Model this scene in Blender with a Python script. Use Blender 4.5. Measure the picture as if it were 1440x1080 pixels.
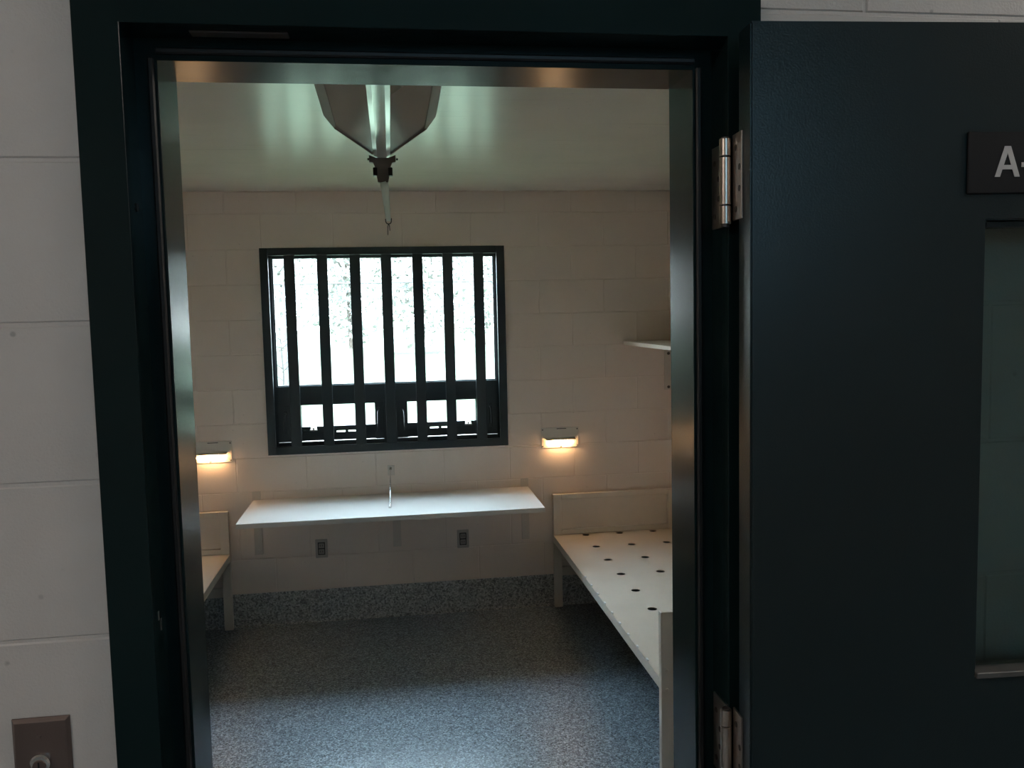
import bpy, bmesh, math, random
from mathutils import Vector, Matrix

for o in list(bpy.data.objects):
    bpy.data.objects.remove(o)
random.seed(7)
S = bpy.context.scene
COL = S.collection

# ------------------------------------------------------------------ camera
CAM_H = 1.8286
cam = bpy.data.cameras.new('camera')
cam_o = bpy.data.objects.new('camera', cam)
COL.objects.link(cam_o)
_rt = Vector((0.98981257, -0.14063793, -0.02218215))
_up = Vector((0.033387, 0.07781961, 0.99640826))
_fw = Vector((0.13840659, 0.98699801, -0.08172231))
_m = Matrix((( _rt.x, _up.x, -_fw.x, 0.0), (_rt.y, _up.y, -_fw.y, -1.145), (_rt.z, _up.z, -_fw.z, CAM_H), (0, 0, 0, 1)))
cam_o.matrix_world = _m
cam.sensor_fit = 'HORIZONTAL'
cam.sensor_width = 36.0
cam.lens = 30.0
cam.clip_start = 0.02
cam.clip_end = 500
S.camera = cam_o

# ------------------------------------------------------------------ sky, sun, exposure
W = bpy.data.worlds.new('sky')
S.world = W
W.use_nodes = True
wn = W.node_tree
wn.nodes.clear()
# bright thin overcast: white at the horizon, pale blue overhead
tc = wn.nodes.new('ShaderNodeTexCoord')
sep = wn.nodes.new('ShaderNodeSeparateXYZ')
wn.links.new(tc.outputs['Generated'], sep.inputs[0])
cr = wn.nodes.new('ShaderNodeValToRGB')
cr.color_ramp.elements[0].position = 0.0
cr.color_ramp.elements[0].color = (0.90, 0.96, 1.0, 1)
cr.color_ramp.elements[1].position = 0.75
cr.color_ramp.elements[1].color = (0.64, 0.83, 1.0, 1)
wn.links.new(sep.outputs['Z'], cr.inputs[0])
bg = wn.nodes.new('ShaderNodeBackground')
bg.inputs['Strength'].default_value = 36.0
wo = wn.nodes.new('ShaderNodeOutputWorld')
wn.links.new(cr.outputs[0], bg.inputs['Color'])
wn.links.new(bg.outputs[0], wo.inputs['Surface'])

sun = bpy.data.lights.new('sun', 'SUN')
sun.energy = 4.0
sun.angle = math.radians(1.0)
sun.color = (1.0, 0.95, 0.86)
sun_o = bpy.data.objects.new('sun', sun)
COL.objects.link(sun_o)
sun_o.rotation_euler = Vector((0.30, 0.60, -0.74)).to_track_quat('-Z', 'Y').to_euler()
sun_o.location = (0, -4, 12)

S.view_settings.view_transform = 'Standard'
S.view_settings.look = 'None'
S.view_settings.gamma = 1.0
S.view_settings.use_curve_mapping = False
S.view_settings.exposure = 0.0
S.cycles.max_bounces = 12
S.cycles.diffuse_bounces = 6
S.cycles.transparent_max_bounces = 24
S.cycles.caustics_reflective = False
S.cycles.caustics_refractive = False

# ------------------------------------------------------------------ materials
def new_mat(name):
    m = bpy.data.materials.new(name)
    m.use_nodes = True
    nt = m.node_tree
    return m, nt, nt.nodes['Principled BSDF'], nt.nodes, nt.links


def pos_node(N, L, scale):
    g = N.new('ShaderNodeNewGeometry')
    mp = N.new('ShaderNodeMapping')
    mp.inputs['Scale'].default_value = scale if hasattr(scale, '__len__') else (scale,) * 3
    L.new(g.outputs['Position'], mp.inputs['Vector'])
    return mp.outputs[0]


def ramp(N, L, src, stops):
    r = N.new('ShaderNodeValToRGB')
    el = r.color_ramp.elements
    while len(el) < len(stops):
        el.new(0.5)
    for e, (p, c) in zip(el, stops):
        e.position = p
        e.color = (*c, 1) if len(c) == 3 else c
    L.new(src, r.inputs[0])
    return r.outputs[0]


def painted(name, base, rough, var=0.06, vscale=3.0, bump=0.0, bscale=200.0, specks=0.0, metallic=0.0, spec=0.5, scratch=0.0):
    """paint or metal: slow tonal variation, fine relief, optional dirt specks and scratches"""
    m, nt, b, N, L = new_mat(name)
    n = N.new('ShaderNodeTexNoise')
    n.inputs['Scale'].default_value = 1.0
    n.inputs['Detail'].default_value = 4
    L.new(pos_node(N, L, vscale), n.inputs['Vector'])
    lo = tuple(max(0, c * (1 - var)) for c in base)
    hi = tuple(min(1, c * (1 + var)) for c in base)
    col = ramp(N, L, n.outputs['Fac'], [(0.3, lo), (0.7, hi)])
    if specks:
        v = N.new('ShaderNodeTexVoronoi')
        v.inputs['Scale'].default_value = 1.0
        L.new(pos_node(N, L, 22.0), v.inputs['Vector'])
        f = ramp(N, L, v.outputs['Distance'], [(0.05, (1, 1, 1)), (0.10, (0, 0, 0))])
        n2 = N.new('ShaderNodeTexNoise')
        n2.inputs['Scale'].default_value = 1.0
        L.new(pos_node(N, L, 6.0), n2.inputs['Vector'])
        f2 = ramp(N, L, n2.outputs['Fac'], [(0.52, (0, 0, 0)), (0.62, (specks,) * 3)])
        mul = N.new('ShaderNodeMath')
        mul.operation = 'MULTIPLY'
        L.new(f, mul.inputs[0])
        L.new(f2, mul.inputs[1])
        mx = N.new('ShaderNodeMixRGB')
        L.new(mul.outputs[0], mx.inputs['Fac'])
        L.new(col, mx.inputs['Color1'])
        mx.inputs['Color2'].default_value = tuple(c * 0.35 for c in base) + (1,)
        col = mx.outputs[0]
    if scratch:
        n3 = N.new('ShaderNodeTexNoise')
        n3.inputs['Scale'].default_value = 1.0
        n3.inputs['Detail'].default_value = 6
        L.new(pos_node(N, L, (1.6, 34.0, 34.0)), n3.inputs['Vector'])
        f = ramp(N, L, n3.outputs['Fac'], [(0.62, (0, 0, 0)), (0.74, (scratch,) * 3)])
        mx = N.new('ShaderNodeMixRGB')
        L.new(f, mx.inputs['Fac'])
        L.new(col, mx.inputs['Color1'])
        mx.inputs['Color2'].default_value = tuple(c * 0.6 for c in base) + (1,)
        col = mx.outputs[0]
    L.new(col, b.inputs['Base Color'])
    b.inputs['Roughness'].default_value = rough
    b.inputs['Metallic'].default_value = metallic
    b.inputs['Specular IOR Level'].default_value = spec
    if bump:
        n4 = N.new('ShaderNodeTexNoise')
        n4.inputs['Scale'].default_value = 1.0
        n4.inputs['Detail'].default_value = 3
        L.new(pos_node(N, L, bscale), n4.inputs['Vector'])
        bp = N.new('ShaderNodeBump')
        bp.inputs['Strength'].default_value = bump
        bp.inputs['Distance'].default_value = 0.002
        L.new(n4.outputs['Fac'], bp.inputs['Height'])
        L.new(bp.outputs[0], b.inputs['Normal'])
    return m


def terrazzo(name, stops, rough, scale):
    m, nt, b, N, L = new_mat(name)
    v = N.new('ShaderNodeTexVoronoi')
    v.inputs['Scale'].default_value = 1.0
    L.new(pos_node(N, L, scale), v.inputs['Vector'])
    sep = N.new('ShaderNodeSeparateColor')
    L.new(v.outputs['Color'], sep.inputs[0])
    c = ramp(N, L, sep.outputs[0], stops)
    L.new(c, b.inputs['Base Color'])
    b.inputs['Roughness'].default_value = rough
    return m


def thin_glass(name, tint=(1, 1, 1), rough=0.0):
    m, nt, b, N, L = new_mat(name)
    N.remove(b)
    tr = N.new('ShaderNodeBsdfTransparent')
    tr.inputs[0].default_value = (*tint, 1)
    gl = N.new('ShaderNodeBsdfGlossy')
    gl.inputs['Roughness'].default_value = rough
    lw = N.new('ShaderNodeLayerWeight')
    lw.inputs['Blend'].default_value = 0.5
    pw = N.new('ShaderNodeMath')
    pw.operation = 'POWER'
    pw.inputs[1].default_value = 5.0
    L.new(lw.outputs['Facing'], pw.inputs[0])
    fr = N.new('ShaderNodeMath')
    fr.operation = 'MULTIPLY_ADD'
    fr.inputs[1].default_value = 0.96
    fr.inputs[2].default_value = 0.04
    L.new(pw.outputs[0], fr.inputs[0])
    mx = N.new('ShaderNodeMixShader')
    L.new(fr.outputs[0], mx.inputs[0])
    L.new(tr.outputs[0], mx.inputs[1])
    L.new(gl.outputs[0], mx.inputs[2])
    L.new(mx.outputs[0], N['Material Output'].inputs['Surface'])
    return m


def emitter(name, color, strength):
    m, nt, b, N, L = new_mat(name)
    b.inputs['Base Color'].default_value = (0.9, 0.88, 0.84, 1)
    b.inputs['Emission Color'].default_value = (*color, 1)
    b.inputs['Emission Strength'].default_value = strength
    return m


M = {}
M['cell_paint'] = painted('cell_wall_paint', (0.76, 0.645, 0.56), 0.42, var=0.03, bump=0.25, bscale=120, specks=0.35)
M['corr_paint'] = painted('corridor_wall_paint', (0.58, 0.545, 0.515), 0.5, var=0.04, vscale=7, bump=0.35, bscale=260, specks=0.6)
M['ceiling_paint'] = painted('ceiling_paint', (0.70, 0.655, 0.58), 0.26, var=0.04, bump=0.12, bscale=60, specks=0.35, scratch=0.32)
M['green_steel'] = painted('dark_green_steel_paint', (0.0065, 0.017, 0.018), 0.19, var=0.12, bump=0.05, bscale=420, spec=0.15)
M['door_steel'] = painted('dark_green_door_paint', (0.0065, 0.016, 0.018), 0.29, var=0.12, bump=0.16, bscale=420, spec=0.42)
M['window_steel'] = painted('dark_window_steel_paint', (0.022, 0.031, 0.034), 0.33, var=0.1, bump=0.08, bscale=300)
M['track'] = painted('sill_track_metal', (0.10, 0.105, 0.105), 0.2, var=0.05, metallic=0.8)
M['table'] = painted('white_table_paint', (0.74, 0.69, 0.64), 0.36, var=0.02, bump=0.08, bscale=150)
M['bed'] = painted('cream_steel_paint', (0.68, 0.60, 0.51), 0.38, var=0.05, vscale=5, bump=0.1, bscale=150, specks=0.25)
M['strap'] = painted('tan_strap_paint', (0.62, 0.55, 0.48), 0.45, var=0.05)
M['steel'] = painted('brushed_steel', (0.52, 0.49, 0.46), 0.34, var=0.08, vscale=40, metallic=1.0)
M['brown_plate'] = painted('bronze_plate', (0.20, 0.155, 0.14), 0.42, var=0.06, metallic=0.85)
M['hinge'] = painted('hinge_steel', (0.46, 0.40, 0.36), 0.38, var=0.1, metallic=1.0)
M['knuckle'] = painted('worn_hinge_barrel', (0.60, 0.52, 0.45), 0.28, var=0.12, vscale=60, metallic=1.0)
M['chrome'] = painted('chrome', (0.72, 0.70, 0.68), 0.14, var=0.02, metallic=1.0)
M['black'] = painted('black_plastic', (0.012, 0.012, 0.012), 0.4, var=0.1)
M['dark_brown'] = painted('dark_brown_bracket', (0.055, 0.042, 0.036), 0.45, var=0.1)
M['fixture_panel'] = painted('smoked_diffuser', (0.17, 0.145, 0.125), 0.22, var=0.12, vscale=6)
M['fixture_trim'] = painted('fixture_trim_paint', (0.30, 0.26, 0.23), 0.7, var=0.05, spec=0.2)
M['bracket'] = painted('brown_bracket_paint', (0.16, 0.125, 0.11), 0.45, var=0.1)
M['keel'] = painted('glossy_white_channel', (0.66, 0.66, 0.62), 0.13, var=0.05, vscale=14, spec=0.7)
M['tube'] = painted('milky_pull_tube', (0.86, 0.86, 0.83), 0.10, var=0.06, vscale=40, spec=0.9)
_nt = M['tube'].node_tree                       # milky plastic: daylight from the window glows through it
_tr = _nt.nodes.new('ShaderNodeBsdfTranslucent')
_tr.inputs['Color'].default_value = (0.92, 0.95, 0.93, 1)
_mx = _nt.nodes.new('ShaderNodeMixShader')
_mx.inputs[0].default_value = 0.6
_nt.links.new(_nt.nodes['Principled BSDF'].outputs[0], _mx.inputs[1])
_nt.links.new(_tr.outputs[0], _mx.inputs[2])
_nt.links.new(_mx.outputs[0], _nt.nodes['Material Output'].inputs['Surface'])
M['ledge'] = painted('worn_dark_steel', (0.075, 0.072, 0.068), 0.5, var=0.15, vscale=30)
M['sign_black'] = painted('black_sign_plastic', (0.006, 0.006, 0.007), 0.5, var=0.05, spec=0.22)
M['letter'] = painted('grey_letter', (0.55, 0.52, 0.50), 0.5, var=0.03)
M['plate'] = painted('outlet_plate_steel', (0.42, 0.37, 0.33), 0.4, var=0.05, metallic=0.4)
M['receptacle'] = painted('grey_receptacle', (0.26, 0.235, 0.215), 0.45, var=0.04)
M['lamp_body'] = painted('lamp_housing_paint', (0.66, 0.60, 0.53), 0.38, var=0.04)
M['chip'] = painted('bare_weld', (0.93, 0.93, 0.93), 0.3, var=0.02)
M['glass'] = thin_glass('clear_glass', (0.93, 0.97, 0.97))
M['lite_glass'] = thin_glass('vision_glass', (0.70, 0.78, 0.76))
M['tinted'] = thin_glass('tinted_glass', (0.25, 0.33, 0.37))  # tint dims and blues daylight from the assumed corridor window
M['corr_fill'] = emitter('corridor_fill_glow', (1.0, 0.92, 0.84), 23.0)  # glow of the lights added over the corridor
M['led'] = emitter('warm_led_lens', (1.0, 0.60, 0.29), 36.0)
FL = [(0.0, (0.03, 0.036, 0.044)), (0.22, (0.12, 0.145, 0.17)), (0.5, (0.19, 0.23, 0.27)), (0.78, (0.29, 0.35, 0.40)), (0.97, (0.50, 0.56, 0.62))]
M['floor'] = terrazzo('speckled_epoxy_floor', FL, 0.36, 170)
BL = [(0.0, (0.13, 0.135, 0.135)), (0.3, (0.27, 0.275, 0.27)), (0.6, (0.37, 0.375, 0.365)), (0.95, (0.55, 0.55, 0.54))]
M['base'] = terrazzo('speckled_epoxy_base', BL, 0.36, 125)
M['lawn'] = painted('lawn_grass', (0.063, 0.086, 0.043), 0.9, var=0.25, vscale=1.2)
M['leaf'] = painted('leaf_green', (0.42, 0.42, 0.39), 0.6, var=0.15, vscale=2)
M['bark'] = painted('bark', (0.15, 0.12, 0.10), 0.9, var=0.2, vscale=8)
M['twig'] = painted('dark_twig_bark', (0.03, 0.027, 0.025), 0.9, var=0.2, vscale=8)
M['galv'] = painted('galvanised_wire', (0.055, 0.055, 0.058), 0.6, var=0.1)
M['render'] = painted('exterior_render', (0.5, 0.48, 0.45), 0.8)


# ------------------------------------------------------------------ mesh helpers
class MB:
    def __init__(self):
        self.v = []
        self.f = []

    def box(self, x0, x1, y0, y1, z0, z1):
        i = len(self.v)
        self.v += [(x0, y0, z0), (x1, y0, z0), (x1, y1, z0), (x0, y1, z0), (x0, y0, z1), (x1, y0, z1), (x1, y1, z1), (x0, y1, z1)]
        self.f += [tuple(i + k for k in q) for q in ((3, 2, 1, 0), (4, 5, 6, 7), (0, 1, 5, 4), (1, 2, 6, 5), (2, 3, 7, 6), (3, 0, 4, 7))]
        return self

    def prism(self, poly, a, b, fn):
        """poly: 2-D outline; fn(p, t) maps it to 3-D at extrusion t"""
        i = len(self.v)
        n = len(poly)
        self.v += [fn(p, a) for p in poly] + [fn(p, b) for p in poly]
        self.f.append(tuple(i + k for k in reversed(range(n))))
        self.f.append(tuple(i + n + k for k in range(n)))
        for k in range(n):
            j = (k + 1) % n
            self.f.append((i + k, i + j, i + n + j, i + n + k))
        return self

    def tube(self, pts, radii, seg=10, caps=True):
        pts = [Vector(p) for p in pts]
        if not hasattr(radii, '__len__'):
            radii = [radii] * len(pts)
        i0 = len(self.v)
        prev = None
        for k, p in enumerate(pts):
            d = (pts[min(k + 1, len(pts) - 1)] - pts[max(k - 1, 0)]).normalized()
            if prev is None:
                a = Vector((0, 0, 1)) if abs(d.z) < 0.9 else Vector((1, 0, 0))
                u = d.cross(a).normalized()
            else:
                u = (prev - d * prev.dot(d)).normalized()
            prev = u
            w = d.cross(u)
            for s in range(seg):
                t = 2 * math.pi * s / seg
                self.v.append(tuple(p + radii[k] * (math.cos(t) * u + math.sin(t) * w)))
        for k in range(len(pts) - 1):
            for s in range(seg):
                s2 = (s + 1) % seg
                a = i0 + k * seg
                self.f.append((a + s, a + s2, a + seg + s2, a + seg + s))
        if caps:
            self.f.append(tuple(i0 + s for s in reversed(range(seg))))
            e = i0 + (len(pts) - 1) * seg
            self.f.append(tuple(e + s for s in range(seg)))
        return self

    def mesh(self, name, mat, bevel=0.0, smooth=False, segs=1):
        me = bpy.data.meshes.new(name)
        me.from_pydata(self.v, [], self.f)
        bm = bmesh.new()
        bm.from_mesh(me)
        bmesh.ops.recalc_face_normals(bm, faces=bm.faces)
        if bevel:
            es = [e for e in bm.edges if len(e.link_faces) == 2 and e.calc_face_angle(0) > 0.5]
            bmesh.ops.bevel(bm, geom=es, offset=bevel, segments=segs, affect='EDGES', clamp_overlap=True)
        bm.to_mesh(me)
        bm.free()
        if smooth:
            me.polygons.foreach_set('use_smooth', [True] * len(me.polygons))
            try:
                me.set_sharp_from_angle(angle=math.radians(40))
            except Exception:
                pass
        me.materials.append(mat)
        return me

    def build(self, name, mat, parent=None, bevel=0.0, smooth=False, segs=1):
        return link(name, self.mesh(name, mat, bevel, smooth, segs), parent)


def link(name, me, parent=None):
    o = bpy.data.objects.new(name, me)
    COL.objects.link(o)
    if parent is not None:
        o.parent = parent
        o.matrix_parent_inverse = parent_inv(parent)
    return o


def world_of(o):
    m = o.matrix_basis
    if o.parent is not None:
        m = world_of(o.parent) @ o.matrix_parent_inverse @ m
    return m


def parent_inv(p):
    return world_of(p).inverted()


def tag(o, label=None, cat=None, group=None, kind=None):
    if label:
        o['label'] = label
    if cat:
        o['category'] = cat
    if group:
        o['group'] = group
    if kind:
        o['kind'] = kind
    return o


def empty(name, loc, label, cat, group=None, kind=None):
    o = bpy.data.objects.new(name, None)
    COL.objects.link(o)
    o.location = loc
    o.empty_display_size = 0.05
    return tag(o, label, cat, group, kind)


def bx(*a):
    return MB().box(*a)


def cyl(p0, p1, r, seg=16):
    return MB().tube([p0, p1], r, seg)


# ------------------------------------------------------------------ room dimensions (metres)
XL, XR = -1.78, 1.745          # cell side walls
YB = 4.005                     # cell back wall face
WT = 0.14                      # corridor-side wall thickness
ZC = 2.565                     # cell ceiling
CXL, CXR, CYB, CZC = -2.6, 3.0, -3.3, 3.05   # corridor
CH = 0.2032                    # block course
# door frame outline
FX0, FX1, FZ = -0.372, 0.510, 2.247
# window opening
OX0, OX1, OZ0, OZ1 = -0.718, 0.668, 1.048, 2.220

# floor: cell and corridor share one poured floor
tag(bx(CXL - .15, CXR + .15, CYB - .15, YB + .22, -0.15, 0.0).build('floor', M['floor']),
    'speckled grey epoxy floor of the cell and corridor', 'floor', kind='structure')
tag(bx(XL - .02, XR + .02, WT, YB, ZC, ZC + .15).build('ceiling', M['ceiling_paint']),
    'glossy off-white cell ceiling with green daylight sheen', 'ceiling', kind='structure')
tag(bx(CXL, CXR, CYB, -.0, CZC, CZC + .12).build('ceiling', M['ceiling_paint']),
    'high off-white ceiling over the corridor', 'ceiling', kind='structure')
tag(bx(CXL - .2, CXR + .2, CYB - .3, YB + .125, CZC + .12, CZC + .3).build('roof', M['render']),
    'flat roof slab over the cell block', 'roof', kind='structure')


def block_mesh(w, h, mat, d=0.016, rnd=0.0):
    """one painted concrete block, front face at y=0, lower-left corner at the origin"""
    mb = MB()
    g = 0.0018
    b = 0.0022
    # front rectangle bevelled back to the joint
    x0, x1, z0, z1 = g, w - g, g, h - g
    mb.v = [(x0 + b, 0, z0 + b), (x1 - b, 0, z0 + b), (x1 - b, 0, z1 - b), (x0 + b, 0, z1 - b),
            (x0, b, z0), (x1, b, z0), (x1, b, z1), (x0, b, z1),
            (x0, d, z0), (x1, d, z0), (x1, d, z1), (x0, d, z1)]
    mb.f = [(0, 1, 2, 3)]
    for k in range(4):
        j = (k + 1) % 4
        mb.f.append((k, 4 + k, 4 + j, j))
        mb.f.append((4 + k, 8 + k, 8 + j, 4 + j))
    mb.f.append((8, 11, 10, 9))
    return mb.mesh('block', mat)


BLOCKS = {}


def block_wall(parent, mat, x0, x1, z1, yface, joint_odd, joint_even, holes, z0=0.0):
    k0 = int(round(z0 / CH))
    k = k0
    while k * CH < z1 - 0.005:
        za, zb = k * CH, min((k + 1) * CH, z1)
        jo = joint_odd if k % 2 else joint_even
        n = math.floor((x0 - jo) / 0.4064)
        xs = [x0]
        x = jo + (n + 1) * 0.4064
        while x < x1 - 0.004:
            if x > x0 + 0.004:
                xs.append(x)
            x += 0.4064
        xs.append(x1)
        for a, b in zip(xs[:-1], xs[1:]):
            pieces = [(a, b, za, zb)]
            for (hx0, hx1, hz0, hz1) in holes:
                nxt = []
                for (pa, pb, pz0, pz1) in pieces:
                    if pb <= hx0 or pa >= hx1 or pz1 <= hz0 or pz0 >= hz1:
                        nxt.append((pa, pb, pz0, pz1))
                        continue
                    if pa < hx0:
                        nxt.append((pa, hx0, pz0, pz1))
                    if pb > hx1:
                        nxt.append((hx1, pb, pz0, pz1))
                    m0, m1 = max(pa, hx0), min(pb, hx1)
                    if pz0 < hz0:
                        nxt.append((m0, m1, pz0, hz0))
                    if pz1 > hz1:
                        nxt.append((m0, m1, hz1, pz1))
                pieces = nxt
            for (pa, pb, pz0, pz1) in pieces:
                if pb - pa < 0.02 or pz1 - pz0 < 0.012:
                    continue
                key = (round(pb - pa, 3), round(pz1 - pz0, 3), mat.name)
                if key not in BLOCKS:
                    BLOCKS[key] = block_mesh(pb - pa, pz1 - pz0, mat)
                o = link('block', BLOCKS[key])
                o.location = (pa, yface + random.uniform(0, 0.0006), pz0)
                o.parent = parent
        k += 1


# back wall: mortar slab with the window opening, painted blocks laid on it
MJ = 0.0022
mb = MB()
mb.box(XL - .15, OX0, YB + MJ, YB + .125, 0, CZC + .12)
mb.box(OX1, XR + .15, YB + MJ, YB + .125, 0, CZC + .12)
mb.box(OX0, OX1, YB + MJ, YB + .125, 0, OZ0)
mb.box(OX0, OX1, YB + MJ, YB + .125, OZ1, CZC + .12)
wall_back = tag(mb.build('wall_back', M['cell_paint']), 'pale painted concrete block wall around the barred window', 'wall', kind='structure')
block_wall(wall_back, M['cell_paint'], XL, XR, ZC, YB, 0.9, 1.104, [(OX0, OX1, OZ0, OZ1)], z0=CH)


def brick_bump_paint(name, base, axis):
    m = painted(name, base, 0.42, var=0.03)
    nt = m.node_tree
    N, L = nt.nodes, nt.links
    g = N.new('ShaderNodeNewGeometry')
    sp = N.new('ShaderNodeSeparateXYZ')
    L.new(g.outputs['Position'], sp.inputs[0])
    cb = N.new('ShaderNodeCombineXYZ')
    L.new(sp.outputs[axis], cb.inputs[0])
    L.new(sp.outputs[2], cb.inputs[1])
    br = N.new('ShaderNodeTexBrick')
    br.inputs['Scale'].default_value = 1.0
    br.inputs['Brick Width'].default_value = 0.4064
    br.inputs['Row Height'].default_value = CH
    br.inputs['Mortar Size'].default_value = 0.003
    L.new(cb.outputs[0], br.inputs['Vector'])
    bp = N.new('ShaderNodeBump')
    bp.invert = True
    bp.inputs['Strength'].default_value = 0.5
    bp.inputs['Distance'].default_value = 0.003
    L.new(br.outputs['Fac'], bp.inputs['Height'])
    L.new(bp.outputs[0], N['Principled BSDF'].inputs['Normal'])
    return m


M['cell_side'] = brick_bump_paint('cell_side_wall_paint', (0.76, 0.645, 0.56), 1)
M['corr_side'] = brick_bump_paint('corridor_far_wall_paint', (0.56, 0.535, 0.51), 0)
tag(bx(XL - .15, XL, WT, YB + MJ, 0, CZC + .12).build('wall_left', M['cell_side']), 'pale painted block wall beside the shadowed bed', 'wall', kind='structure')
tag(bx(XR, XR + .15, WT, YB + MJ, 0, CZC + .12).build('wall_right', M['cell_side']), 'pale painted block wall behind the perforated bed', 'wall', kind='structure')

# wall between corridor and cell, with the doorway
mb = MB()
mb.box(CXL - .15, FX0, MJ, WT, 0, CZC + .12)
mb.box(FX1, CXR + .15, MJ, WT, 0, CZC + .12)
mb.box(FX0, FX1, MJ, WT, FZ, CZC + .12)
wall_front = tag(mb.build('wall_front', M['corr_paint']), 'grey-white painted block wall around the cell doorway', 'wall', kind='structure')
block_wall(wall_front, M['corr_paint'], -1.25, 1.75, 2.6, 0.0, -0.55, -0.3468, [(FX0, FX1, 0, FZ)], z0=4 * CH)
mb = MB()
for a in ((CXL, -1.25, 0, CZC), (1.75, CXR, 0, CZC), (-1.25, 1.75, 2.6, CZC), (-1.25, FX0, 0, 4 * CH), (FX1, 1.75, 0, 4 * CH)):
    mb.box(a[0], a[1], 0.0, MJ + .002, a[2], a[3])
mb.build('plain_facing', M['corr_paint'], wall_front)

# corridor shell: far wall with an assumed clerestory, added to put bluish light on the door
CW0, CW1, CWZ0, CWZ1 = -0.1, 1.5, 2.20, 2.80
mb = MB()
mb.box(CXL - .15, CW0, CYB - .2, CYB, 0, CZC + .12)
mb.box(CW1, CXR + .15, CYB - .2, CYB, 0, CZC + .12)
mb.box(CW0, CW1, CYB - .2, CYB, 0, CWZ0)
mb.box(CW0, CW1, CYB - .2, CYB, CWZ1, CZC + .12)
tag(mb.build('wall_corridor', M['corr_side']), 'painted block wall across the corridor with an assumed high window', 'wall', kind='structure')
tag(bx(CXL - .15, CXL, CYB, MJ, 0, CZC + .12).build('wall_end', M['corr_paint']), 'painted end wall of the corridor beyond key switch', 'wall', kind='structure')
tag(bx(CXR, CXR + .15, CYB, MJ, 0, CZC + .12).build('wall_end', M['corr_paint']), 'painted end wall of the corridor beyond the open door', 'wall', kind='structure')
w2 = empty('added_window_2', ((CW0 + CW1) / 2, CYB - .1, CWZ0), 'assumed high corridor window, added to light the door and frame', 'window', kind='structure')
mb = MB()
t = 0.05
for a in ((CW0, CW1, CWZ0, CWZ0 + t), (CW0, CW1, CWZ1 - t, CWZ1), (CW0, CW0 + t, CWZ0 + t, CWZ1 - t), (CW1 - t, CW1, CWZ0 + t, CWZ1 - t),
          (0.67, 0.73, CWZ0 + t, CWZ1 - t)):
    mb.box(a[0], a[1], CYB - .13, CYB - .07, a[2], a[3])
mb.build('window_frame', M['window_steel'], w2)
bx(CW0 + t, 0.67, CYB - .103, CYB - .097, CWZ0 + t, CWZ1 - t).build('pane', M['tinted'], w2)
bx(0.73, CW1 - t, CYB - .103, CYB - .097, CWZ0 + t, CWZ1 - t).build('pane', M['tinted'], w2)

# unseen lights added to brighten corridor wall, one to each side of the viewer
for cxm, cym, lab in ((-2.0, -1.7, 'added ceiling light brightening the corridor wall, toward the key switch end'), (2.35, -.85, 'added ceiling light brightening the corridor wall, toward the open door end')):
    cor = empty('corridor_fill_light', (cxm, cym, CZC), lab, 'ceiling light', 'added corridor fill lights')
    bx(cxm - .5, cxm + .5, cym - .15, cym + .15, CZC - .05, CZC - .001).build('housing', M['table'], cor, bevel=0.004)
    bx(cxm - .48, cxm + .48, cym - .13, cym + .13, CZC - .062, CZC - .05).build('fill_diffuser', M['corr_fill'], cor, bevel=0.002)

# coved speckled base
def base_strip(name, fn, a, b, label):
    prof = [(0, 0), (0.012, 0), (0.006, 0.010), (0.006, 0.196), (0.004, 0.2), (0, 0.2)]
    o = MB().prism(prof, a, b, fn).build(name, M['base'])
    tag(o, label, 'baseboard', kind='structure')


base_strip('baseboard_back', lambda p, t: (t, YB - p[0], p[1]), XL, XR, 'speckled grey epoxy base under the table')
base_strip('baseboard_left', lambda p, t: (XL + p[0], t, p[1]), WT, YB - .012, 'speckled grey epoxy base along the shadowed bed wall')
base_strip('baseboard_right', lambda p, t: (XR - p[0], t, p[1]), WT, YB - .012, 'speckled grey epoxy base behind the perforated bed')

# ------------------------------------------------------------------ steel door frame
fr = empty('trim_1', (0.07, 0, 0), 'dark green steel door frame set in the corridor wall', 'door frame', kind='structure')
YF, YS, YR = -0.014, 0.046, 0.150


# profile: u = distance in from the opening's rabbet line (negative = outward), y = depth
c = 0.0007
PROF = [(-.055, YR), (-.055, YF + c), (-.055 + c, YF), (-c, YF), (0, YF + c), (0, YS), (.028 - c, YS), (.028, YS + c), (.028, YR - c), (.028 - c, YR)]
RX0, RX1, RZ = -0.317, 0.463, 2.195


def frame_member(name, ends):
    # ends: two functions u -> (x, z)
    mb = MB()
    n = len(PROF)
    for e in ends:
        for (u, y) in PROF:
            x, z = e(u)
            mb.v.append((x, y, z))
    for k in range(n):
        k2 = (k + 1) % n
        mb.f.append((k, k2, n + k2, n + k))
    mb.f.append(tuple(range(n)))
    mb.f.append(tuple(n + k for k in reversed(range(n))))
    return mb.build(name, M['green_steel'], fr)


uo = lambda u, lim: max(u, lim)
jl = frame_member('jamb', (lambda u: (RX0 + u, 0.0), lambda u: (RX0 + u, RZ - (u if u > 0 else u * .945))))
jr = frame_member('jamb', (lambda u: (RX1 - (u if u > 0 else u * .855), 0.0), lambda u: (RX1 - (u if u > 0 else u * .855), RZ - (u if u > 0 else u * .945))))
hd = frame_member('head', (lambda u: (RX0 + u, RZ - (u if u > 0 else u * .945)), lambda u: (RX1 - (u if u > 0 else u * .855), RZ - (u if u > 0 else u * .945))))
mb = MB()
mb.box(-0.240, -0.118, 0.010, 0.030, 2.1925, 2.1952)
tag(mb.build('contact_plate', M['dark_brown'], hd, bevel=0.0008), 'small brown plate let into the frame head')
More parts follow.
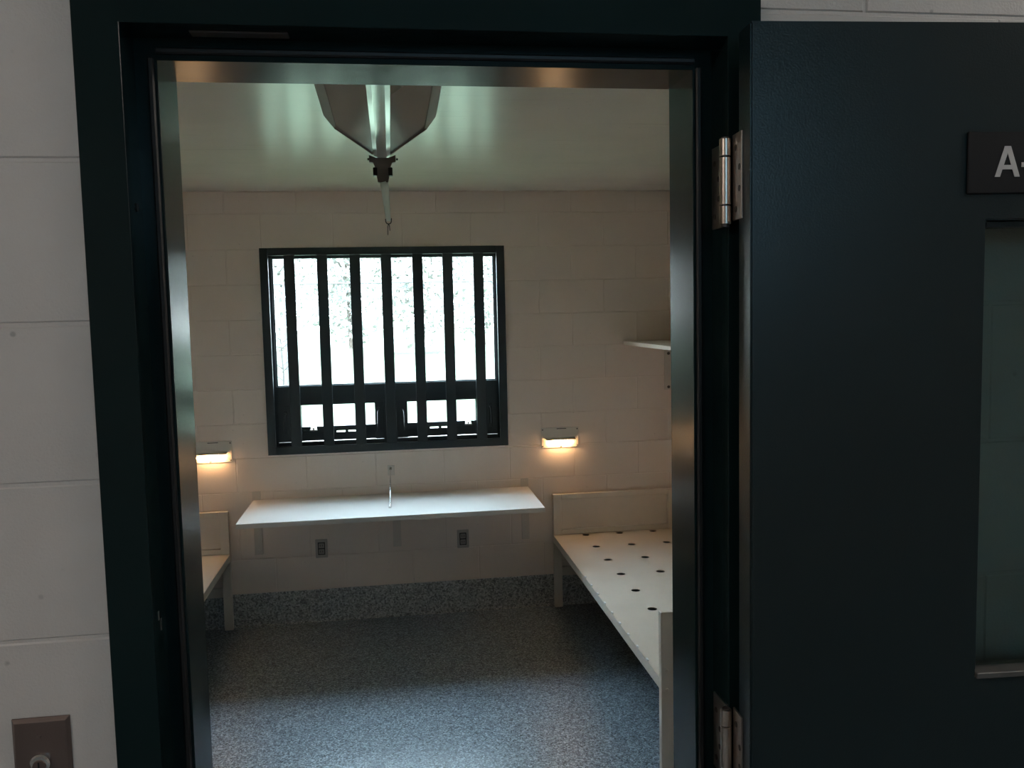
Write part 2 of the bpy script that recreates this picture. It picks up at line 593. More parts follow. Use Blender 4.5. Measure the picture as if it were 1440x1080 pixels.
# rubber seal along the stop
for xs in (-0.2965, 0.4425):
    bx(xs - .004, xs + .004, YS - .006, YS + .001, 0.0, 2.17).build('seal', M['black'], fr, bevel=0.002)
bx(-0.29, 0.437, YS - .006, YS + .001, 2.1745, 2.1825).build('seal', M['black'], fr, bevel=0.002)
cyl((-0.3185, 0.018, 1.975), (-0.3155, 0.018, 1.975), 0.0055, 14).build('bolt_hole', M['black'], jl)
# paint chips on the strike jamb
for (y, z, h) in ((0.012, 1.435, .012), (0.022, 1.418, .016)):
    bx(-0.3172, -0.3164, y - .002, y + .002, z, z + h).build('paint_chip', M['steel'], jl)

# ------------------------------------------------------------------ door swung flat against the corridor wall
DX, DA = 0.466, math.radians(3.3)
DT, DW, DH = 0.045, 0.772, 2.192
door = empty('door_1', (DX, -0.042, 0.0), 'dark green steel door swung open against the corridor wall', 'door', kind='structure')
door.rotation_euler = (0, 0, -DA)
DM = Matrix.Translation((DX, -0.042, 0)) @ Matrix.Rotation(-DA, 4, 'Z')


def dlink(mb, name, mat, parent=None, bevel=0.0, smooth=False, segs=1):
    o = bpy.data.objects.new(name, mb.mesh(name, mat, bevel, smooth, segs))
    COL.objects.link(o)
    if parent is None:
        o.parent = door
    else:
        o.parent = parent
    return o


LX0, LX1, LZ0, LZ1 = 0.319, 0.519, 1.318, 1.938
# leaf with the vision opening, one welded skin
mb = MB()
xs = [0, LX0, LX1, DW]
zs = [0.012, LZ0, LZ1, DH]
grid = {}
for yi, y in enumerate((-DT, 0.0)):
    for i, x in enumerate(xs):
        for j, z in enumerate(zs):
            grid[(yi, i, j)] = len(mb.v)
            mb.v.append((x, y, z))
for yi in (0, 1):
    for i in range(3):
        for j in range(3):
            if i == 1 and j == 1:
                continue
            mb.f.append((grid[(yi, i, j)], grid[(yi, i + 1, j)], grid[(yi, i + 1, j + 1)], grid[(yi, i, j + 1)]))
for i in range(3):
    for j in (0, 3):
        mb.f.append((grid[(0, i, j)], grid[(0, i + 1, j)], grid[(1, i + 1, j)], grid[(1, i, j)]))
        mb.f.append((grid[(0, j, i)], grid[(0, j, i + 1)], grid[(1, j, i + 1)], grid[(1, j, i)]))
for (a, b) in (((1, 1), (2, 1)), ((2, 1), (2, 2)), ((2, 2), (1, 2)), ((1, 2), (1, 1))):
    mb.f.append((grid[(0, *a)], grid[(0, *b)], grid[(1, *b)], grid[(1, *a)]))
leaf = dlink(mb, 'leaf', M['door_steel'], bevel=0.0022, segs=2)
# vision lite: stop beads, sill ledge and pane
mb = MB()
s = 0.008
mb.box(LX0, LX0 + s, -DT + .012, -.010, LZ0, LZ1)
mb.box(LX1 - s, LX1, -DT + .012, -.010, LZ0, LZ1)
mb.box(LX0 + s, LX1 - s, -DT + .012, -.010, LZ1 - s, LZ1)
vf = dlink(mb, 'vision_frame', M['door_steel'], bevel=0.001)
dlink(bx(LX0, LX1, -DT - .003, -.010, LZ0 - .004, LZ0 + .004), 'glazing_ledge', M['ledge'], bevel=0.001)
dlink(bx(LX0 + s, LX1 - s, -.026, -.020, LZ0 + .006, LZ1 - s), 'pane', M['lite_glass'])
# hinges: one at the top, one at waist height
for hz in (1.948, 1.150):
    h = 0.114
    # leaf on the frame rabbet (world coords), leaf on the door edge, knuckles on the pivot
    hl = bx(0.4605, 0.4632, -0.006, 0.040, hz - .006, hz + h - .006).build('hinge_leaf', M['hinge'], door, bevel=0.0006)
    for (yy, zz) in ((0.028, .085), (0.014, .062), (0.014, .035), (0.028, .012)):
        cyl((0.4598, yy, hz + zz), (0.4606, yy, hz + zz), 0.0042, 10).build('screw', M['dark_brown'], hl)
    dl = dlink(bx(-0.0026, 0.0002, -0.018, 0.0165, hz, hz + h), 'hinge_leaf', M['hinge'], bevel=0.0006)
    for (yy, zz) in ((0.003, .095), (-0.011, .068), (-0.011, .040), (0.003, .014)):
        c = cyl((-0.0032, yy, hz + zz), (-0.0025, yy, hz + zz), 0.0042, 10)
        dlink(c, 'screw', M['dark_brown'], dl)
    zz = hz - .004
    for (a, b) in ((0, .024), (.026, .089), (.091, .114)):
        cyl((0.4555, -0.022, zz + a), (0.4555, -0.022, zz + b), 0.0078, 20).build('knuckle', M['knuckle'], door, bevel=0.0006, smooth=True)
    cyl((0.4555, -0.022, zz - .004), (0.4555, -0.022, zz + .116), 0.0055, 14).build('hinge_pin', M['dark_brown'], door)

# sign on the door
sg_c = DM @ Vector((0.40, -DT, 2.012))
sign = empty('sign', sg_c, 'black door plaque with a pale grey letter A above the vision glass', 'sign')
sign.rotation_euler = (0, 0, -DA)


def slink(mb, name, mat, bevel=0.0):
    o = bpy.data.objects.new(name, mb.mesh(name, mat, bevel))
    COL.objects.link(o)
    o.parent = sign
    return o


SX0 = 0.290 - 0.40
slink(bx(SX0, SX0 + .20, -.004, -.0003, -0.040, 0.040), 'plaque', M['sign_black'], bevel=0.0012)
lx, lz, lh, lw = SX0 + .0365, -0.0185, 0.0395, 0.0345      # letter A
st = 0.0072
cx = lx + lw / 2
y0, y1 = -.0048, -.0038


def flat(poly, name):
    slink(MB().prism(poly, y0, y1, lambda p, t: (p[0], t, p[1])), name, M['letter'])


cap = 0.0042
mbA = MB()
fnA = lambda p, t: (p[0], t, p[1])
mbA.prism([(lx, lz), (lx + st, lz), (cx + .0002, lz + lh - .008), (cx + cap - .0042, lz + lh), (cx - cap, lz + lh)], y0, y1, fnA)
mbA.prism([(lx + lw, lz), (cx + cap, lz + lh), (cx - cap + .0042, lz + lh), (cx - .0002, lz + lh - .008), (lx + lw - st, lz)], y0, y1, fnA)
mbA.prism([(lx + .0085, lz + .0095), (lx + lw - .0085, lz + .0095), (lx + lw - .0108, lz + .0152), (lx + .0108, lz + .0152)], y0, y1, fnA)
slink(mbA, 'letter', M['letter'])
slink(bx(lx + lw + .0022, lx + lw + .0142, y0, y1, lz + .0125, lz + .0185), 'hyphen', M['letter'])

# ------------------------------------------------------------------ key switch on the corridor wall
ks = empty('key_switch', (-0.466, 0, 1.264), 'brown metal key switch plate beside the door frame', 'key switch')
x0, x1, z0, z1 = -0.5015, -0.4305, 1.206, 1.3215
mb = MB()
b = 0.0042
mb.v = [(x0, 0.001, z0), (x1, 0.001, z0), (x1, 0.001, z1), (x0, 0.001, z1),
        (x0, -.0015, z0), (x1, -.0015, z0), (x1, -.0015, z1), (x0, -.0015, z1),
        (x0 + b, -.006, z0 + b), (x1 - b, -.006, z0 + b), (x1 - b, -.006, z1 - b), (x0 + b, -.006, z1 - b)]
mb.f = [(0, 3, 2, 1), (8, 9, 10, 11)]
for k in range(4):
    j = (k + 1) % 4
    mb.f += [(k, j, 4 + j, 4 + k), (4 + k, 4 + j, 8 + j, 8 + k)]
mb.build('plate', M['brown_plate'], ks, bevel=0.0005)
kc = MB().tube([(-.467, -.0055, 1.2635), (-.467, -.011, 1.2635), (-.467, -.013, 1.2635)], [.0125, .0125, .0105], 28).build('lock_cylinder', M['chrome'], ks, smooth=True)
MB().tube([(-.467, -.0128, 1.2615), (-.467, -.0145, 1.2615)], [.0085, .0078], 24).build('lock_core', M['brown_plate'], kc, smooth=True)
bx(-.468, -.466, -.0152, -.0142, 1.2555, 1.2675).build('keyway', M['black'], kc)
for zz in (1.2985, 1.2285):
    MB().tube([(-.4675, -.0055, zz), (-.4675, -.0072, zz)], [.0032, .0022], 12).build('screw', M['brown_plate'], ks, smooth=True)

# ------------------------------------------------------------------ barred window
win = empty('window_1', (-.025, YB, OZ0), 'dark steel window with seven vertical bars in the block wall', 'window', kind='structure')
ws = M['window_steel']
mb = MB()
# outer cage ring on the room face
mb.box(-.740, -.694, 3.990, 4.012, 1.028, 2.240)
mb.box(.641, .690, 3.990, 4.012, 1.028, 2.240)
mb.box(-.694, .641, 3.990, 4.012, 2.197, 2.240)
mb.box(-.694, .641, 3.990, 4.012, 1.028, 1.074)
mb.build('cage_frame', ws, win, bevel=0.0015)
for xc in (-.574, -.386, -.197, -.015, .169, .348, .532):
    bx(xc - .0305, xc + .0305, 3.994, 4.007, 1.060, 2.210).build('bar', ws, win, bevel=0.0015)
# lining of the reveal
mb = MB()
R0, R1 = YB + .004, YB + .125
mb.box(OX0, OX0 + .012, R0, R1, OZ0, OZ1)
mb.box(OX1 - .012, OX1, R0, R1, OZ0, OZ1)
mb.box(OX0 + .012, OX1 - .012, R0, R1, OZ1 - .012, OZ1)
mb.box(OX0 + .012, OX1 - .012, R0, R1, OZ0, OZ0 + .012)
mb.build('reveal_lining', ws, win)
G = YB + .080                     # glass plane
ix0, ix1, iz0, iz1 = OX0 + .012, OX1 - .012, OZ0 + .012, OZ1 - .012
MZ0, MZ1 = 1.318, 1.428           # transom
mb = MB()
mb.box(ix0, ix0 + .022, G - .025, G + .03, iz0, iz1)
mb.box(ix1 - .022, ix1, G - .025, G + .03, iz0, iz1)
mb.box(ix0 + .022, ix1 - .022, G - .025, G + .03, iz1 - .018, iz1)
mb.box(ix0 + .022, ix1 - .022, G - .025, G + .03, iz0, iz0 + .03)
mb.build('fixed_frame', ws, win, bevel=0.0015)
bx(ix0 + .022, ix1 - .022, G - .035, G + .03, MZ0, MZ1).build('transom', ws, win, bevel=0.0015)
bx(-.060, .022, G - .028, G + .03, iz0 + .03, MZ0).build('mullion', ws, win, bevel=0.0015)
bx(ix0 + .022, ix1 - .022, G - .003, G + .003, MZ1, iz1 - .018).build('pane', M['glass'], win)
# glazing bead round the big pane
mb = MB()
bx0, bx1, bz0, bz1 = ix0 + .022, ix1 - .022, MZ1, iz1 - .018
mb.box(bx0, bx0 + .008, G - .018, G - .003, bz0, bz1)
mb.box(bx1 - .008, bx1, G - .018, G - .003, bz0, bz1)
mb.box(bx0 + .008, bx1 - .008, G - .018, G - .003, bz1 - .008, bz1)
mb.box(bx0 + .008, bx1 - .008, G - .018, G - .003, bz0, bz0 + .006)
mb.build('glazing_bead', ws, win, bevel=0.001)
# two opening vents below the transom
for (sx0, sx1, gx0, gx1, s) in ((ix0 + .022, -.060, -.546, -.112, -1), (.022, ix1 - .022, .084, .500, 1)):
    sz0, sz1 = iz0 + .0345, MZ0
    gz0, gz1 = 1.182, 1.312
    mb = MB()
    mb.box(sx0, gx0, G - .03, G + .02, sz0, sz1)
    mb.box(gx1, sx1, G - .03, G + .02, sz0, sz1)
    mb.box(gx0, gx1, G - .03, G + .02, gz1, sz1)
    kx = -.478 if s < 0 else .452
    mb.box(gx0, gx1, G - .012, G + .02, sz0, 1.141)
    # the rail below the glass is broken by two drain slots and a notch at the catch
    m0 = -.375 if s < 0 else .188
    for (a, b2) in ((gx0, m0 + .03), (m0 + .083, m0 + .10), (m0 + .153, gx1)):
        mb.box(a, b2, G - .012, G + .02, 1.141, 1.153)
    mb.box(gx0, gx1, G - .03, G + .02, 1.153, 1.164)
    mb.box(gx0, kx - .018, G - .03, G + .02, 1.164, gz0)
    mb.box(kx + .018, gx1, G - .03, G + .02, 1.164, gz0)
    sash = mb.build('vent_sash', ws, win, bevel=0.001)
    bx(gx0, gx1, G - .003, G + .003, gz0, gz1).build('pane', M['glass'], sash)
    # bright sliding track at the sill
    bx(sx0 + .004, sx1 - .004, G - .075, G - .034, iz0 + .004, iz0 + .016).build('sill_track', M['track'], win, bevel=0.002)
    for hx in ((sx0 + .045, sx1 - .030) if s < 0 else (sx0 + .030, sx1 - .045)):
        hb = bx(hx - .011, hx + .011, G - .036, G - .030, 1.140, 1.285).build('latch_plate', ws, win, bevel=0.0015)
        MB().tube([(hx, G - .036, 1.265), (hx, G - .055, 1.265), (hx + s * .003, G - .060, 1.255), (hx + s * .006, G - .060, 1.165)],
                  [.006, .006, .0055, .0045], 10).build('latch_handle', ws, hb, smooth=True)
    mb = MB().box(kx - .022, kx + .022, G - .045, G - .030, 1.156, 1.166)
    mb.box(kx - .005, kx + .005, G - .043, G - .031, 1.166, 1.176)
    mb.build('stay_catch', M['steel'], sash, bevel=0.001)

# ------------------------------------------------------------------ table
tb = empty('wall_table', (-.015, 3.7, 0), 'long white steel table fixed under the barred window', 'table')
TZ = 0.764
bx(-.838, .807, 3.405, YB - .001, TZ - .006, TZ).build('table_top', M['table'], tb, bevel=0.0012)
mb = MB()
mb.box(-.838, .807, 3.4055, 3.411, TZ - .026, TZ - .006)
mb.build('front_lip', M['table'], tb, bevel=0.001)
for xc, ztop in ((-.820, .815), (-.004, .757), (.787, .818)):
    st_ = bx(xc - .024, xc + .024, YB - .007, YB - .0005, .435, ztop).build('wall_strap', M['strap'], tb, bevel=0.001)
    bx(xc - .024, xc + .024, 3.50, YB - .007, TZ - .011, TZ - .0062).build('support_arm', M['strap'], tb)
    for zz in (.462, .55):
        cyl((xc, YB - .007, zz), (xc, YB - .011, zz), .006, 10).build('bolt', M['strap'], st_)
    if ztop > .8:
        cyl((xc, YB - .007, ztop - .018), (xc, YB - .011, ztop - .018), .006, 10).build('bolt', M['strap'], st_)
bx(-.048, -.006, YB - .006, YB - .0005, .874, .935).build('rod_plate', M['strap'], tb, bevel=0.001)
rod = MB().tube([(-.030, YB - .012, .915), (-.038, 3.605, TZ + .002)], .0032, 10).build('tie_rod', M['chrome'], tb, smooth=True)
MB().tube([(-.029, YB - .006, .919), (-.0305, YB - .03, .907)], .008, 12).build('rod_nut', M['strap'], rod, smooth=True)
MB().tube([(-.038, 3.605, TZ - .001), (-.038, 3.605, TZ + .006)], .008, 12).build('rod_nut', M['chrome'], rod, smooth=True)

# ------------------------------------------------------------------ beds
def plate_with_holes(x0, x1, y0, y1, z0, z1, hx, hy, r, seg=16):
    """steel plate with round holes cut through it; hx, hy hole centres"""
    mb = MB()
    xs = [x0] + [v for c in hx for v in (c - r * 1.6, c + r * 1.6)] + [x1]
    ys = [y0] + [v for c in hy for v in (c - r * 1.6, c + r * 1.6)] + [y1]
    for z, flip in ((z1, False), (z0, True)):
        for i in range(len(xs) - 1):
            for j in range(len(ys) - 1):
                if i % 2 == 1 and j % 2 == 1:
                    cx, cy = hx[i // 2], hy[j // 2]
                    h = r * 1.6
                    sq, ci = [], []
                    for k in range(seg):
                        t = 2 * math.pi * k / seg + math.pi / 4
                        c, s = math.cos(t), math.sin(t)
                        q = h / max(abs(c), abs(s))
                        sq.append((cx + q * c, cy + q * s, z))
                        ci.append((cx + r * c, cy + r * s, z))
                    b = len(mb.v)
                    mb.v += sq + ci
                    for k in range(seg):
                        n = (k + 1) % seg
                        f = (b + k, b + n, b + seg + n, b + seg + k)
                        mb.f.append(f[::-1] if flip else f)
                    if not flip:
                        b2 = len(mb.v)
                        mb.v += ci + [(p[0], p[1], z0) for p in ci]
                        for k in range(seg):
                            n = (k + 1) % seg
                            mb.f.append((b2 + k, b2 + n, b2 + seg + n, b2 + seg + k))
                else:
                    b = len(mb.v)
                    mb.v += [(xs[i], ys[j], z), (xs[i + 1], ys[j], z), (xs[i + 1], ys[j + 1], z), (xs[i], ys[j + 1], z)]
                    mb.f.append((b, b + 1, b + 2, b + 3) if not flip else (b + 3, b + 2, b + 1, b))
    return mb


def make_bed(s, xin, xout, label):
    """s=+1: bed along the right wall (xin is its free edge)"""
    YH, YFT = YB - .016, 1.836
    bed = empty('bed', ((xin + xout) / 2, (YH + YFT) / 2, 0), label, 'bed', 'steel beds along the cell walls')
    X = lambda d: xin + s * d                     # distance from the free edge
    def bxs(d0, d1, *r):
        a, b = sorted((X(d0), X(d1)))
        return bx(a, b, *r)
    Wd = abs(xout - xin)
    zt = 0.458
    hx = sorted(X(d) for d in (.196, .410, .624))
    hy = sorted(3.928 - .2713 * k for k in range(8))
    a, b = sorted((X(0), X(Wd)))
    deck = plate_with_holes(a, b, YFT + .005, YH, zt - .004, zt, hx, hy, .0225).build('deck', M['bed'], bed)
    deck['label'] = 'cream steel deck with round holes'
    bxs(0.0005, .006, YFT + .03, YH - .03, zt - .048, zt - .004).build('side_rail', M['bed'], bed, bevel=0.001)
    bxs(Wd - .006, Wd - .0005, YFT + .03, YH - .03, zt - .048, zt - .004).build('side_rail', M['bed'], bed, bevel=0.001)
    for k in range(9):
        y = 3.10 - k * .135
        bxs(-.001, .006, y - .010, y + .010, zt - .002, zt + .003).build('weld_bead', M['chip'], deck)
    bxs(.006, Wd - .006, YFT + .03, YH - .03, zt - .047, zt - .044).build('hole_shade_pan', M['black'], bed)  # black sheet added under the deck so its holes look shaded
    bxs(.006, Wd - .006, YH - .034, YH - .030, zt - .047, zt - .0045).build('hole_shade_end', M['black'], bed)  # black strip added to keep the head-end holes dark, as if in shade
    for yy in (2.436, 2.98, 3.52):
        bxs(.006, Wd - .006, yy - .02, yy + .02, zt - .030, zt - .0045).build('cross_member', M['bed'], bed)
    for end, ya, yb in (('headboard', YH - .030, YH), ('footboard', YFT, YFT + .030)):
        ztop = .712
        hb = None
        for d0 in (0.0, Wd - .05):
            bxs(d0, d0 + .05, ya, yb, 0.0, ztop).build('post', M['bed'], bed, bevel=0.002)
        hb = bxs(.05, Wd - .05, ya, yb, .680, ztop).build('top_rail', M['bed'], bed, bevel=0.002)
        bxs(.05, Wd - .05, ya, yb, zt + .002, .490).build('middle_rail', M['bed'], bed, bevel=0.002)
        bxs(.05, Wd - .05, ya, yb, .200, .254).build('lower_rail', M['bed'], bed, bevel=0.002)
        yp = (yb - .010, yb - .004) if end == 'headboard' else (ya + .004, ya + .010)
        bxs(.05, Wd - .05, yp[0], yp[1], .490, .680).build('end_panel', M['bed'], bed)
        if end == 'footboard':
            for zz in (.489, .415):
                cyl((X(.022), ya, zz), (X(.022), ya - .005, zz), .0065, 12).build('bolt', M['bed'], bed, bevel=0.001)
    return bed


make_bed(1, .956, 1.7385, 'cream steel bed with rows of round holes in its deck and a tall foot post')
make_bed(-1, -.981, -1.7735, 'cream steel bed mostly hidden behind the door frame, only its head corner showing')

# ------------------------------------------------------------------ wall lamps
def wall_lamp(x0, x1, label):
    z0, z1 = .998, 1.124
    lp = empty('wall_lamp', ((x0 + x1) / 2, YB, (z0 + z1) / 2), label, 'lamp', 'wall lamps over the beds')
    bx(x0, x1, YB - .006, YB - .0005, z0, z1).build('back_plate', M['lamp_body'], lp, bevel=0.0015)
    xm = (x0 + x1) / 2
    # visor lip over the lens
    hw = .092
    poly = [(YB - .006, z0 + .064), (YB - .030, z0 + .0600), (YB - .046, z0 + .0545), (YB - .046, z0 + .0525), (YB - .030, z0 + .0555), (YB - .006, z0 + .055)]
    MB().prism(poly, xm - hw, xm + hw, lambda p, t: (t, p[0], p[1])).build('visor', M['lamp_body'], lp, bevel=0.001)
    # glowing lens tucked under the visor: a shallow ellipsoid dish
    mb = MB()
    nu, nv = 20, 8
    for q in range(nv + 1):
        el = -math.pi / 2 + math.pi * q / nv
        for k in range(nu):
            a = 2 * math.pi * k / nu
            mb.v.append((xm + .084 * math.cos(el) * math.cos(a), YB - .025 + .0165 * math.cos(el) * math.sin(a), z0 + .034 + .0185 * math.sin(el)))
    for q in range(nv):
        for k in range(nu):
            k2 = (k + 1) % nu
            mb.f.append((q * nu + k, q * nu + k2, (q + 1) * nu + k2, (q + 1) * nu + k))
    mb.build('lens', M['led'], lp, smooth=True)
    cyl((xm, YB - .030, z0 + .017), (xm, YB - .030, z0 + .007), .009, 14).build('switch_knob', M['lamp_body'], lp, bevel=0.002)
    bx(xm - .02, xm + .04, YB - .0072, YB - .0058, z1 - .010, z1 - .006).build('slot', M['black'], lp)
    for xx in (x0 + .009, x1 - .009):
        for zz in (z0 + .012, z1 - .012):
            cyl((xx, YB - .006, zz), (xx, YB - .0085, zz), .004, 10).build('screw', M['dark_brown'], lp)


wall_lamp(.896, 1.131, 'lit wall lamp above the perforated bed headboard')
wall_lamp(-1.181, -.946, 'lit wall lamp partly hidden behind the door frame')

# ------------------------------------------------------------------ outlets under the table
def outlet(xc, zc, label):
    o = empty('outlet', (xc, YB, zc), label, 'outlet', 'outlets under the table')
    bx(xc - .036, xc + .036, YB - .006, YB - .0005, zc - .057, zc + .057).build('cover_plate', M['plate'], o, bevel=0.0022, segs=2)
    bx(xc - .021, xc + .021, YB - .0075, YB - .0055, zc - .038, zc + .038).build('recess', M['black'], o)
    for dz in (-.018, .018):
        r = bx(xc - .0165, xc + .0165, YB - .011, YB - .0075, zc + dz - .0150, zc + dz + .0150).build('receptacle', M['receptacle'], o, bevel=0.003, segs=2)
        for dx in (-.0065, .0065):
            bx(xc + dx - .0013, xc + dx + .0013, YB - .0114, YB - .0105, zc + dz - .004, zc + dz + .006).build('slot', M['black'], r)


outlet(-.456, .450, 'steel power outlet under the table, near the shadowed bed end')
outlet(.396, .459, 'steel power outlet under the table, near the perforated bed end')

# ------------------------------------------------------------------ corner shelf above the bed
sh = empty('wall_shelf', (1.58, 3.5, 1.645), 'cream steel wall shelf in the corner above the perforated bed', 'shelf')
SZ = 1.645
bx(1.425, XR - .0005, 2.95, YB - .0015, SZ - .005, SZ).build('shelf_board', M['bed'], sh, bevel=0.001)
bx(1.425, 1.431, 2.95, YB - .0015, SZ - .022, SZ - .005).build('shelf_lip', M['bed'], sh, bevel=0.0012)
for (ya, yb) in ((YB - .0065, YB - .0015),):
    sb = bx(1.686, XR - .0005, ya, yb, 1.335, SZ - .005).build('bracket', M['strap'], sh, bevel=0.001)
    for zz in (1.352, 1.562):
        cyl((1.712, ya, zz), (1.712, ya - .006, zz), .009, 12).build('bolt', M['dark_brown'], sb)
MB().prism([(XR - .001, SZ - .005), (1.47, SZ - .005), (1.47, SZ - .02), (XR - .001, 1.42)], 3.02, 3.026, lambda p, t: (p[0], t, p[1])).build('bracket', M['strap'], sh)

# ------------------------------------------------------------------ wedge-shaped ceiling light
cl = empty('ceiling_light', (-.012, 1.5, ZC), 'wedge-shaped smoked ceiling light with a pull tube hanging off its end', 'ceiling light')
CX, Y0, Y1 = -.012, .85, 2.125
HW, KW, ZE, ZK = .186, .031, 2.528, 2.418
# body above the panels
poly = [(-HW + .008, ZC), (-HW + .008, ZE + .014), (0, ZK + .024), (HW - .008, ZE + .014), (HW - .008, ZC)]
MB().prism(poly, Y0 + .004, Y1 - .006, lambda p, t: (CX + p[0], t, p[1])).build('housing', M['fixture_trim'], cl)
for s in (-1, 1):
    # side flange with a clipped far corner
    plan = [(s * HW, Y0), (s * (HW + .007), Y1 - .20), (s * (HW - .016), Y1), (s * (HW - .024), Y1), (s * (HW - .024), Y0)]
    MB().prism(plan, ZE - .004, ZC, lambda p, t: (CX + p[0], p[1], t)).build('side_flange', M['fixture_trim'], cl, bevel=0.001)
    # smoked sloping panel
    a, b = (s * (HW - .022), ZE - .001), (s * (KW - .002), ZK + .014)
    poly = [a, b, (b[0], b[1] + .005), (a[0], a[1] + .005)]
    MB().prism(poly, Y0 + .01, Y1 - .010, lambda p, t: (CX + p[0], t, p[1])).build('diffuser_panel', M['fixture_panel'], cl)
    a, b = (s * (HW - .016), ZE - .005), (s * KW, ZK + .009)
    poly = [a, b, (b[0], b[1] + .016), (a[0], a[1] + .012)]
    MB().prism(poly, Y1 - .014, Y1, lambda p, t: (CX + p[0], t, p[1])).build('end_trim', M['fixture_trim'], cl, bevel=0.001)
# glossy keel channel
poly = [(-KW, ZK + .018), (-KW, ZK + .006), (-KW * .55, ZK), (KW * .55, ZK), (KW, ZK + .006), (KW, ZK + .018)]
MB().prism(poly, Y0, Y1 + .004, lambda p, t: (CX + p[0], t, p[1])).build('keel_channel', M['keel'], cl, bevel=0.002, segs=2)
# bracket and pull switch at the end of the keel
poly = [(-.050, ZK + .008), (-.050, ZK - .018), (-.036, ZK - .020), (-.030, ZK - .034), (-.020, ZK - .092), (.018, ZK - .092), (.029, ZK - .034), (.034, ZK - .020), (.048, ZK - .018), (.048, ZK + .008), (.022, ZK - .002), (-.024, ZK - .002)]
br = MB().prism(poly, Y1 - .020, Y1 + .004, lambda p, t: (CX + .003 + p[0], t, p[1])).build('end_bracket', M['bracket'], cl, bevel=0.002)
for s in (-1, 1):
    bx(CX + .002 + s * .028 - .008, CX + .002 + s * .028 + .008, Y1 - .024, Y1 + .008, ZK - .068, ZK - .038).build('clip', M['black'], br, bevel=0.002)
    cyl((CX + .003 + s * .050, Y1 - .008, ZK - .006), (CX + .003 + s * .056, Y1 - .008, ZK - .006), .004, 8).build('bolt', M['black'], br)
px = CX + .004
tube = MB().tube([(px, Y1 - .008, ZK - .088), (px + .003, Y1 - .006, ZK - .10), (px + .008, Y1 - .004, ZK - .165), (px + .013, Y1 - .002, ZK - .232)],
                 [.0150, .0150, .0125, .0085], 16).build('pull_tube', M['tube'], cl, smooth=True)
ex, ey, ez = px + .013, Y1 - .002, ZK - .232
pts = [(ex + .010 * math.cos(t), ey, ez - .002 + .009 * math.sin(t)) for t in [math.pi * (1.0 + .125 * k) for k in range(9)]]
MB().tube([(ex - .011, ey, ez + .008)] + pts + [(ex + .011, ey, ez + .010)], .0018, 8).build('cord_loop', M['black'], tube, smooth=True)
MB().tube([(ex, ey, ez - .010), (ex - .003, ey, ez - .02), (ex - .004, ey, ez - .052)], .0014, 8).build('cord_end', M['black'], tube, smooth=True)
MB().tube([(ex, ey, ez - .010), (ex + .003, ey, ez - .018), (ex + .004, ey, ez - .036)], .0014, 8).build('cord_end', M['black'], tube, smooth=True)

# ------------------------------------------------------------------ outside: lawn, fence, trees
GZ = -0.20
tag(bx(-90, 90, YB + .125, 140, GZ - .3, GZ).build('lawn', M['lawn']), 'bright sunlit lawn seen through the window', 'lawn', kind='structure')
tag(bx(-90, 90, -90, CYB - .2, GZ - .3, GZ).build('lawn', M['lawn']), 'lawn behind the corridor side of the building', 'lawn', kind='structure')

fence = empty('chain_link_fence', (0, 19, GZ), 'galvanised chain link fence across the lawn outside', 'fence')
FY, FH = 19.0, 2.62
for k in range(-3, 4):
    cyl((k * 3.0 + .6, FY, GZ), (k * 3.0 + .6, FY, FH + .05), .03, 10).build('post', M['galv'], fence)
cyl((-8.4, FY, FH), (9.6, FY, FH), .021, 8).build('top_rail', M['galv'], fence)
mb = MB()
step, hh = 0.0885, FH - GZ - .05
r = .0018
x = -8.4 - hh
while x < 9.6:
    for sgn in (1, -1):
        xa, xb = (x, x + hh) if sgn > 0 else (x + hh, x)
        za, zb = GZ + .03, GZ + .03 + hh
        # clip to the fence ends
        def at(xx):
            return za + (xx - xa) / (xb - xa) * (zb - za)
        lo, hi = max(min(xa, xb), -8.4), min(max(xa, xb), 9.6)
        if hi - lo < .02:
            continue
        yy = FY - .034 + (.003 if sgn > 0 else -.003)
        MBp = [(lo, yy, at(lo)), (hi, yy, at(hi))]
        mb.tube(MBp, r, 3, caps=False)
    x += step
tag(mb.build('wire_mesh', M['galv'], fence), kind='stuff')


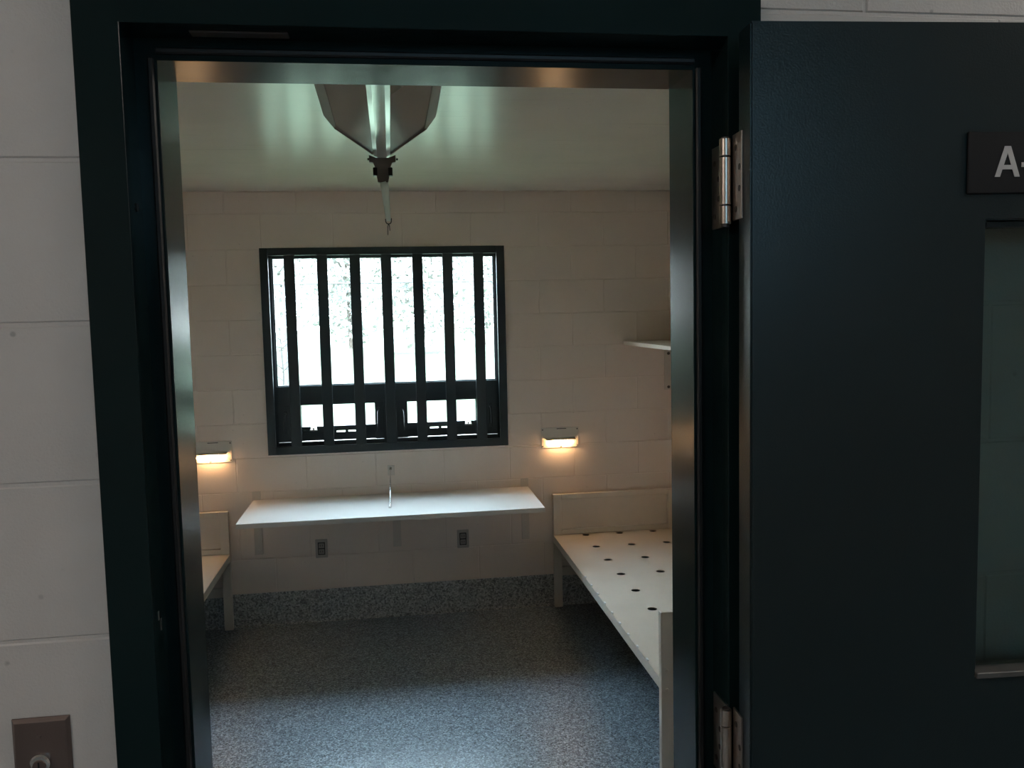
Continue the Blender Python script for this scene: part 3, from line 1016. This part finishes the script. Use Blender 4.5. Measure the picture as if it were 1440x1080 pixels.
def tree(x, y, h, rx, label, seed, nleaf=8000, low=.6):
    rnd = random.Random(seed)
    t = empty('tree', (x, y, GZ), label, 'tree', 'trees beyond the fence')
    mb = MB()
    mb.tube([(x, y, GZ), (x + rnd.uniform(-.2, .2), y, GZ + h * .35), (x + rnd.uniform(-.4, .4), y, GZ + h * .75)], [.22, .17, .06], 10)
    mb.build('trunk', M['bark'], t, smooth=True)
    for k in range(6):
        z = GZ + h * rnd.uniform(.25, .6)
        a = rnd.uniform(0, 6.28)
        L_ = rx * rnd.uniform(.5, .8)
        MB().tube([(x, y, z), (x + L_ * .5 * math.cos(a), y + L_ * .5 * math.sin(a), z + L_ * .3), (x + L_ * math.cos(a), y + L_ * math.sin(a), z + L_ * .7)],
                  [.09, .06, .02], 6).build('branch', M['bark'], t)
    mb = MB()
    zc = GZ + (low + h) / 2
    rz = (h - low) / 2
    for k in range(nleaf):
        while True:
            d = Vector((rnd.uniform(-1, 1), rnd.uniform(-1, 1), rnd.uniform(-1, 1)))
            if .25 < d.length < 1:
                break
        lump = 1 + .18 * math.sin(5 * d.x + seed) * math.cos(6 * d.z)
        p = Vector((x + d.x * rx * lump, y + d.y * rx * lump, zc + d.z * rz * lump))
        if p.z < GZ + .3:
            continue
        u = Vector((rnd.gauss(0, 1), rnd.gauss(0, 1), rnd.gauss(0, 1))).normalized()
        w = u.cross(Vector((rnd.gauss(0, 1), rnd.gauss(0, 1), rnd.gauss(0, 1)))).normalized()
        sz = rnd.uniform(.14, .28)
        i = len(mb.v)
        mb.v += [tuple(p - u * sz), tuple(p + w * sz * .5), tuple(p + u * sz), tuple(p - w * sz * .5)]
        mb.f.append((i, i + 1, i + 2, i + 3))
    me = bpy.data.meshes.new('crown')
    me.from_pydata(mb.v, [], mb.f)
    me.materials.append(M['leaf'])
    tag(link('crown', me, t), kind='stuff')


for i, (x, y, h, rx, nm) in enumerate((
        (-16.0, 46, 11, 3.2, 'tree at the far end of the belt, away past the first window gap'),
        (-11.2, 57, 13, 3.7, 'tree in the belt just past the edge of the first window gap'),
        (-7.2, 46, 11, 3.5, 'broad pale tree beyond the fence, behind the first and second bars'),
        (-2.6, 57, 13, 4.0, 'tall pale tree beyond the fence, behind the third bar'),
        (1.6, 46, 11, 3.5, 'pale tree beyond the fence, behind the middle and fifth bars'),
        (6.2, 57, 13, 4.0, 'pale tree beyond the fence, behind the last two bars'),
        (10.4, 46, 11, 3.5, 'tree in the belt just past the edge of the last window gap'),
        (15.2, 57, 13, 3.9, 'tree at the far end of the belt, away past the last window gap'))):
    tree(x, y, h, rx, nm, 11 + i, low=.2)

sp = empty('bare_sapling', (-1.86, 13.5, GZ), 'thin bare sapling outside the first window gap', 'sapling')
rnd = random.Random(5)
MB().tube([(-1.86, 13.5, GZ), (-1.80, 13.5, .9), (-1.84, 13.5, 1.75)], [.022, .016, .006], 8).build('trunk', M['twig'], sp, smooth=True)
for k in range(11):
    z = rnd.uniform(.2, 1.5)
    a = rnd.uniform(-.6, .6) + (0 if k % 2 else math.pi)
    L_ = rnd.uniform(.35, .75)
    MB().tube([(-1.82, 13.5, z), (-1.82 + L_ * .5 * math.cos(a), 13.5 + .3 * math.sin(a), z + L_ * .35), (-1.82 + L_ * math.cos(a), 13.5 + .5 * math.sin(a), z + L_ * .9)],
              [.009, .006, .003], 6).build('branch', M['twig'], sp)
